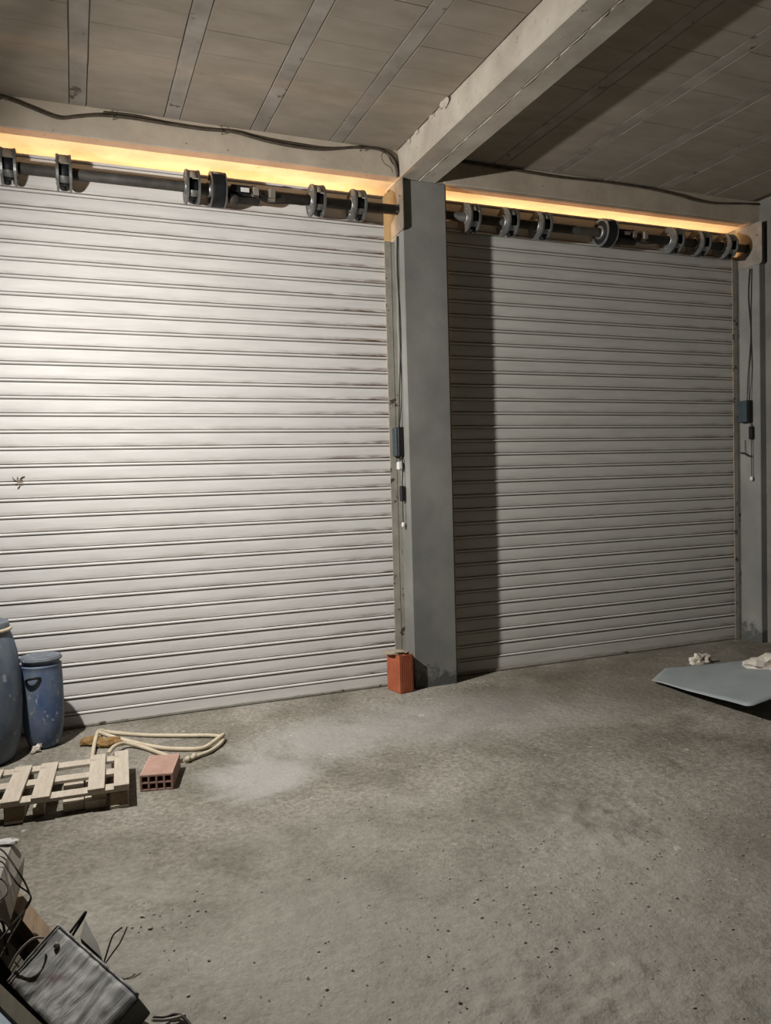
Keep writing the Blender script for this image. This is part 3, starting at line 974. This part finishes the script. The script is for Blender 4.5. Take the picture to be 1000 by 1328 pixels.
tag(rgm.build('brown_rag', M_RAG), 'crumpled brown rag under the cream conduit loop', 'rag')

# ------------------------------------------------------------------ bent grey sheet and paper on the right
def sheet():
    # u along the front edge (left tip -> right), v from front to back
    nu, nv = 22, 14
    FR = [floor_pt(845, 882, 0.03), floor_pt(910, 900, 0.085), floor_pt(972, 916, 0.12), floor_pt(1012, 902, 0.14)]
    BK = [floor_pt(863, 866, 0.008), floor_pt(918, 861, 0.018), floor_pt(972, 854, 0.05), floor_pt(1022, 846, 0.06)]
    uk = [0.0, 0.38, 0.8, 1.0]

    def along(P, t):
        for a in range(3):
            if t <= uk[a + 1]:
                return P[a].lerp(P[a + 1], (t - uk[a]) / (uk[a + 1] - uk[a]))
        return P[-1]
    vs = []
    for j in range(nv + 1):
        v = j / nv
        for i in range(nu + 1):
            p = along(FR, i / nu).lerp(along(BK, i / nu), v)
            z = p.z + 0.02 * math.sin(math.pi * v) * (i / nu) + 0.004 * noise.noise(Vector((i * 0.25, v * 3, 0)))
            vs.append((p.x, p.y, max(z, 0.008)))
    n = len(vs)
    vs += [(x, y, z - 0.004) for x, y, z in vs]
    W = nu + 1
    fs = []
    for j in range(nv):
        for i in range(nu):
            a = j * W + i
            fs.append((a, a + 1, a + 1 + W, a + W))
            fs.append((n + a + W, n + a + 1 + W, n + a + 1, n + a))
    for i in range(nu):
        fs.append((i, n + i, n + i + 1, i + 1))
        a = nv * W + i
        fs.append((a + 1, n + a + 1, n + a, a))
    for j in range(nv):
        a = j * W
        fs.append((a + W, n + a + W, n + a, a))
        a = j * W + nu
        fs.append((a, n + a, n + a + W, a + W))
    mb = MB()
    mb._add(vs, fs, True)
    return mb.build('bent_sheet', M_SHEET)


tag(sheet(), 'bent blue-grey sheet lying on the floor near the right shutter', 'sheet')
for (c, r, sd, lb) in ((floor_pt(921, 864, 0.02) + Vector((0.06, 0.17, 0)), (0.10, 0.05, 0.06), 3, 'crumpled pale paper peak behind the bent grey sheet'),
                       (floor_pt(1000, 868, 0.10) + Vector((0.12, 0.08, 0)), (0.20, 0.14, 0.075), 5, 'crumpled pale paper at the right edge of the bent grey sheet')):
    tag(MB().lump(c, r, sd, 3, 0.6).build('crumpled_paper', M_PAPER), lb, 'paper', 'crumpled paper by the sheet')

# ------------------------------------------------------------------ junk pile in the lower left corner


A = floor_pt(76, 1200, 0.20); B = floor_pt(180, 1291, 0.125); C = floor_pt(6, 1270, 0.10)
u = (B - A).normalized(); v = (C - A); v = (v - u * v.dot(u)).normalized(); n = u.cross(v)
if n.z < 0: n = -n
LU, LV, T = (B - A).length, (C - A).length, 0.112
wb = thing('wrapped_box', A, 'grey box wrapped in creased tape lying tilted on the junk pile', 'box')
wb.rotation_euler = Matrix((u, v, u.cross(v))).transposed().to_euler()
sg = 1 if u.cross(v).z > 0 else -1


def wl(a, b_, c):            # local coordinates of the tilted box: a along u, b along v, c upwards
    return (a, b_, c * sg)


NU, NV = 44, 22
vs = []
for j in range(NV + 1):
    for i in range(NU + 1):
        a, b_ = LU * i / NU, LV * j / NV
        q = Vector((a * 24 + 2.0 * noise.noise(Vector((a * 6, b_ * 6, 1))), b_ * 3.5, 3.3))
        e = min(i, NU - i, j, NV - j)
        z = 0.0075 * (1 - abs(noise.noise(q)) * 2.2) * (1 if e else 0) + 0.004 * noise.noise(Vector((a * 30, b_ * 30, 0))) * (1 if e else 0)
        vs.append(wl(a, b_, z - (0.004 if e == 0 else 0)))
fs = [(j * (NU + 1) + i, j * (NU + 1) + i + 1, (j + 1) * (NU + 1) + i + 1, (j + 1) * (NU + 1) + i) for j in range(NV) for i in range(NU)]
mb = MB(); mb._add(vs, fs, True); mb.build('tape_wrap', M_WRAP, wb, False)
mb = MB()
lo = wl(0.003, 0.003, -T); hi = wl(LU - 0.003, LV - 0.003, -0.012)
mb.box([min(lo[i], hi[i]) for i in range(3)], [max(lo[i], hi[i]) for i in range(3)], None, 0.004)
mb.build('carton', simple('box_side', (86, 88, 80), (110, 110, 100), 12, 0.8, bstr=0.3), wb, False)
mb = MB()
for (a0, b0, a1, b1, r) in ((0.0, 0.0, 0.01, LV, .004), (0.012, 0.0, 0.022, LV, .0035), (0.0, 0.0, LU, 0.0, .004)):
    pts = []
    for k in range(9):
        s = k / 8
        pts.append(wl(a0 + (a1 - a0) * s + 0.004 * noise.noise(Vector((s * 5, a0 * 30, 0))), b0 + (b1 - b0) * s, 0.004 + 0.003 * noise.noise(Vector((s * 6, b0, a0 * 9)))))
    mb.tube(pts, r, 6, 3)
mb.build('tape_crease', M_WRAP, wb, False)
mb = MB().lump(wl(0.062, 0.045, 0.008), (0.008, 0.010, 0.012), 3, 2, 0.3, 0)
mb.build('knob', M_FOAM, wb, False)


def beam_between(name, p, q, wid, thk, mat, side, label, cat, group=None):
    """plank from p to q (its upper edge line), width going towards 'side', thickness downwards"""
    p, q = Vector(p), Vector(q)
    d = (q - p).normalized()
    s = Vector(side); s = (s - d * s.dot(d)).normalized()
    nn = d.cross(s)
    if nn.z > 0: nn = -nn
    P = [p, q, q + s * wid, p + s * wid]
    o = MB().hexa([x + nn * thk - p for x in P] + [x - p for x in P])
    ob = o.build(name, mat)
    ob.location = p
    return tag(ob, label, cat, group)


p0, p1 = floor_pt(20, 1150, 0.105), floor_pt(72, 1212, 0.105)
dd = (p1 - p0).normalized()
beam_between('timber_plank', p0 - dd * 0.10, p1 + dd * 0.12, 0.055, 0.10, M_WOOD_D, (-1, -0.4, 0), 'brown timber plank on edge below the pale foam block', 'plank')
p0b = p0 + Vector((-0.10, -0.06, -0.03)); p1b = p1 + Vector((-0.10, -0.06, -0.03))
beam_between('timber_plank', p0b - dd * 0.1, p1b + dd * 0.1, 0.05, 0.07, M_WOOD_O, (-1, -0.4, 0), 'dark olive plank half hidden beside the brown plank', 'plank')
p0c = p0 + Vector((-0.20, -0.12, -0.045)); p1c = p1 + Vector((-0.20, -0.12, -0.045))
beam_between('timber_plank', p0c - dd * 0.1, p1c + dd * 0.05, 0.08, 0.055, M_WOOD_D, (-1, -0.4, 0), 'brown plank at the left picture edge under the wires', 'plank')

# foam block leaning on the planks
T0 = floor_pt(16, 1093, 0.30); T1 = floor_pt(32, 1111, 0.235); T2 = floor_pt(29, 1142, 0.16); N0 = floor_pt(-16, 1185, 0.30); N1 = floor_pt(14, 1193, 0.18)
fb = MB()
off = Vector((-0.34, -0.05, 0.02))
pts = [T2 + Vector((0, 0, -0.02)), N1 + Vector((0, 0, -0.03)), N1 + off * 0.9 + Vector((0, 0, -0.06)), T2 + off * 0.9 + Vector((0, 0, -0.06)),
       T0, N0, N0 + off, T0 + off]
# right face bulges out at T1: split it into two strips
vsx = [T0, T1, T2, N1, floor_pt(6, 1165, 0.25), N0, T0 + off, T2 + off, N1 + off, N0 + off]
fsx = [(0, 1, 4, 5), (1, 2, 3, 4), (0, 5, 9, 6), (6, 9, 8, 7), (2, 7, 8, 3), (0, 6, 7, 2, 1), (5, 4, 3, 8, 9)]
fb._add([x - T2 for x in vsx], fsx)
fo = fb.build('foam_block', M_FOAM)
fo.location = T2
tag(fo, 'pale grey foam block leaning at the left picture edge', 'foam block')
pp = MB().lump(T0 + Vector((-0.03, 0.0, 0.006)), (0.05, 0.03, 0.012), 5, 2, 0.7, 0)
tag(pp.build('plastic_scrap', M_WHITE), 'torn white plastic scrap on top of the foam block', 'plastic scrap')

# dark board on edge and pale blue panel at the very corner
q0, q1 = floor_pt(-4, 1272, 0.10), floor_pt(62, 1335, 0.10)
beam_between('dark_board', q0, q1 + (q1 - q0) * 0.4, 0.045, 0.09, M_WOOD_O, (-1, -0.6, 0), 'dark board on edge along the near side of the wrapped box', 'board')
q2, q3 = floor_pt(-22, 1284, 0.088), floor_pt(38, 1342, 0.088)
beam_between('polystyrene_sheet', q2, q3 + (q3 - q2) * 0.4, 0.11, 0.02, M_ICE, (-1, -0.6, -0.5), 'pale blue sheet at the bottom left picture corner', 'sheet')

# wires
WZ = 0.30


def wire(name, pts, r, label, mat=M_WIRE):
    o = MB().tube([floor_pt(x, y, z) for x, y, z in pts], r, 6, 5).build(name, mat)
    return tag(o, label, 'wire', 'loose wires on the junk pile')


wire('loose_wire', [(-8, 1100, .33), (2, 1102, .325), (12, 1113, .32), (22, 1128, .30), (32, 1144, .26), (38, 1158, .23), (40, 1166, .215), (34, 1178, .19), (20, 1194, .21), (4, 1214, .20), (-8, 1228, .18)], 0.0032,
     'long thin black wire arching over the foam block and planks')
wire('loose_wire', [(-6, 1116, .325), (4, 1119, .315), (14, 1134, .30), (24, 1148, .27), (36, 1157, .235), (40, 1164, .222), (35, 1174, .20), (26, 1194, .17), (14, 1214, .16), (2, 1238, .15), (-6, 1250, .14)], 0.0028,
     'second thin black wire crossing the foam block just under the first')
wire('loose_wire', [(-6, 1138, .325), (3, 1141, .31), (9, 1148, .305), (10, 1156, .30), (5, 1164, .295), (-6, 1172, .29)], 0.0028, 'short looped wire on the foam block face')
wire('loose_wire', [(-6, 1190, .24), (3, 1196, .23), (6, 1210, .19), (7, 1224, .14), (10, 1238, .10)], 0.0045, 'thick dark wire hanging at the left edge over the planks')
wire('loose_wire', [(12, 1256, .12), (22, 1238, .17), (32, 1226, .20), (44, 1217, .215), (56, 1216, .20)], 0.004, 'pale grey wire bowed across the end of the wrapped box', M_FOAM)
wire('loose_wire', [(86, 1216, .13), (92, 1208, .15), (101, 1196, .17), (110, 1184, .19), (111, 1184, .19), (106, 1194, .17), (96, 1210, .14), (92, 1218, .12)], 0.0045, 'folded black wire end sticking up behind the wrapped box')
wire('loose_wire', [(135, 1248, .05), (138, 1238, .08), (146, 1214, .12), (154, 1206, .13), (158, 1203, .13)], 0.0028, 'thin wire prong rising beside the wrapped box')
wire('loose_wire', [(137, 1249, .04), (146, 1236, .07), (156, 1222, .10), (165, 1202, .13)], 0.0025, 'outermost thin wire prong beside the wrapped box')
wire('loose_wire', [(199, 1320, .03), (214, 1320, .012), (226, 1316, .008), (236, 1318, .008), (246, 1328, .008), (252, 1340, .008)], 0.005, 'black wire end on the floor at the corner of the wrapped box')
wire('loose_wire', [(197, 1323, .035), (212, 1323, .012), (228, 1320, .008), (241, 1316, .008)], 0.005, 'pale wire end on the floor at the corner of the wrapped box', M_FOAM)
cp = MB().hexa([floor_pt(104, 1216, 0.0) , floor_pt(132, 1242, 0.0), floor_pt(128, 1228, 0.0), floor_pt(110, 1194, 0.0),
                floor_pt(104, 1216, 0.02), floor_pt(132, 1242, 0.02), floor_pt(128, 1226, 0.02), floor_pt(110, 1192, 0.02)])
tag(cp.build('foam_offcut', M_WALL), 'flat pale offcut on the floor just behind the wrapped box', 'offcut')

# ------------------------------------------------------------------ crumbs on the floor
crumb = MB()
bmi = bmesh.new(); bmesh.ops.create_icosphere(bmi, subdivisions=1, radius=1); bmi.verts.index_update()
IV = [v.co.copy() for v in bmi.verts]; IF = [[q.index for q in f.verts] for f in bmi.faces]; bmi.free()
fields = [(-0.05, -2.9, 0.30, 0.35, 60, .010), (0.10, -2.75, .18, .14, 90, .010), (1.7, -3.2, 1.0, 0.5, 420, .008), (2.2, -2.3, 0.8, 0.5, 220, .007), (1.2, -3.6, .6, .3, 200, .008), (2.6, -3.1, .6, .5, 200, .008),
          (2.3, -0.45, 0.5, 0.15, 60, .007), (1.4, -0.3, 0.9, 0.12, 60, .006), (2.6, -0.3, .25, .06, 40, .010), (2.3, -0.9, 1.5, 0.5, 120, .006), (3.6, -2.0, 1.2, 0.9, 160, .006), (0.8, -2.0, 0.9, 0.8, 120, .006)]
for (cx, cy, sx, sy, cnt, rs) in fields:
    for k in range(cnt):
        x = RND.gauss(cx, sx); y = RND.gauss(cy, sy)
        if y > -0.06 or y < -4.8 or x > 5.9 or x < -1.2: continue
        if PX0 - .05 < x < PX1 + .05 and y > PY - .03: continue
        if -0.9 < x < 0.55 and -1.7 < y < -0.8: continue
        if x < 0.12 and y < -2.3 and (x - 0.12) * 1.1 < (y + 3.2): continue
        if x < 0.16 and y < -2.85: continue
        if 2.15 < x < 2.45 and y > -0.34: continue
        r = 0.72 * rs * RND.uniform(0.25, 1.0) ** 1.8
        sq = (RND.uniform(.7, 1.5), RND.uniform(.7, 1.5), RND.uniform(.3, .6))
        crumb._add([(x + q.x * r * sq[0] * RND.uniform(.75, 1.25), y + q.y * r * sq[1] * RND.uniform(.75, 1.25), r * 0.2 + q.z * r * sq[2]) for q in IV], IF)
co = crumb.build('floor_crumbs', M_STONE)
tag(co, 'loose crumbs of broken concrete scattered over the floor', 'rubble', kind='stuff')

# ------------------------------------------------------------------ the work lamp (just out of the picture to the left)
fl = thing('work_lamp', LAMP, 'small floodlight hanging from the ceiling left of the picture', 'lamp')
rot = LAMP_AIM.to_track_quat('-Z', 'Y').to_matrix().to_4x4()
ho = MB().box((-0.075, -0.06, 0.006), (0.075, 0.06, 0.05), rot, 0.006)
ho.build('housing', M_BLACK, fl, False)
MB().box((-0.06, -0.045, 0.0), (0.06, 0.045, 0.005), rot).build('lamp_glass', emit_mat('lit_lamp_glass', (1, 0.95, 0.88, 1), 6.0), fl, False)
MB().tube([(LAMP.x - .03, LAMP.y, LAMP.z + .05), (LAMP.x - .05, LAMP.y, LAMP.z + 0.2), (LAMP.x - .05, LAMP.y, LAMP.z + 0.6), (LAMP.x - .05, LAMP.y, CZ + 0.003)], 0.006, 6).build('suspension_rod', M_BLACK, fl)
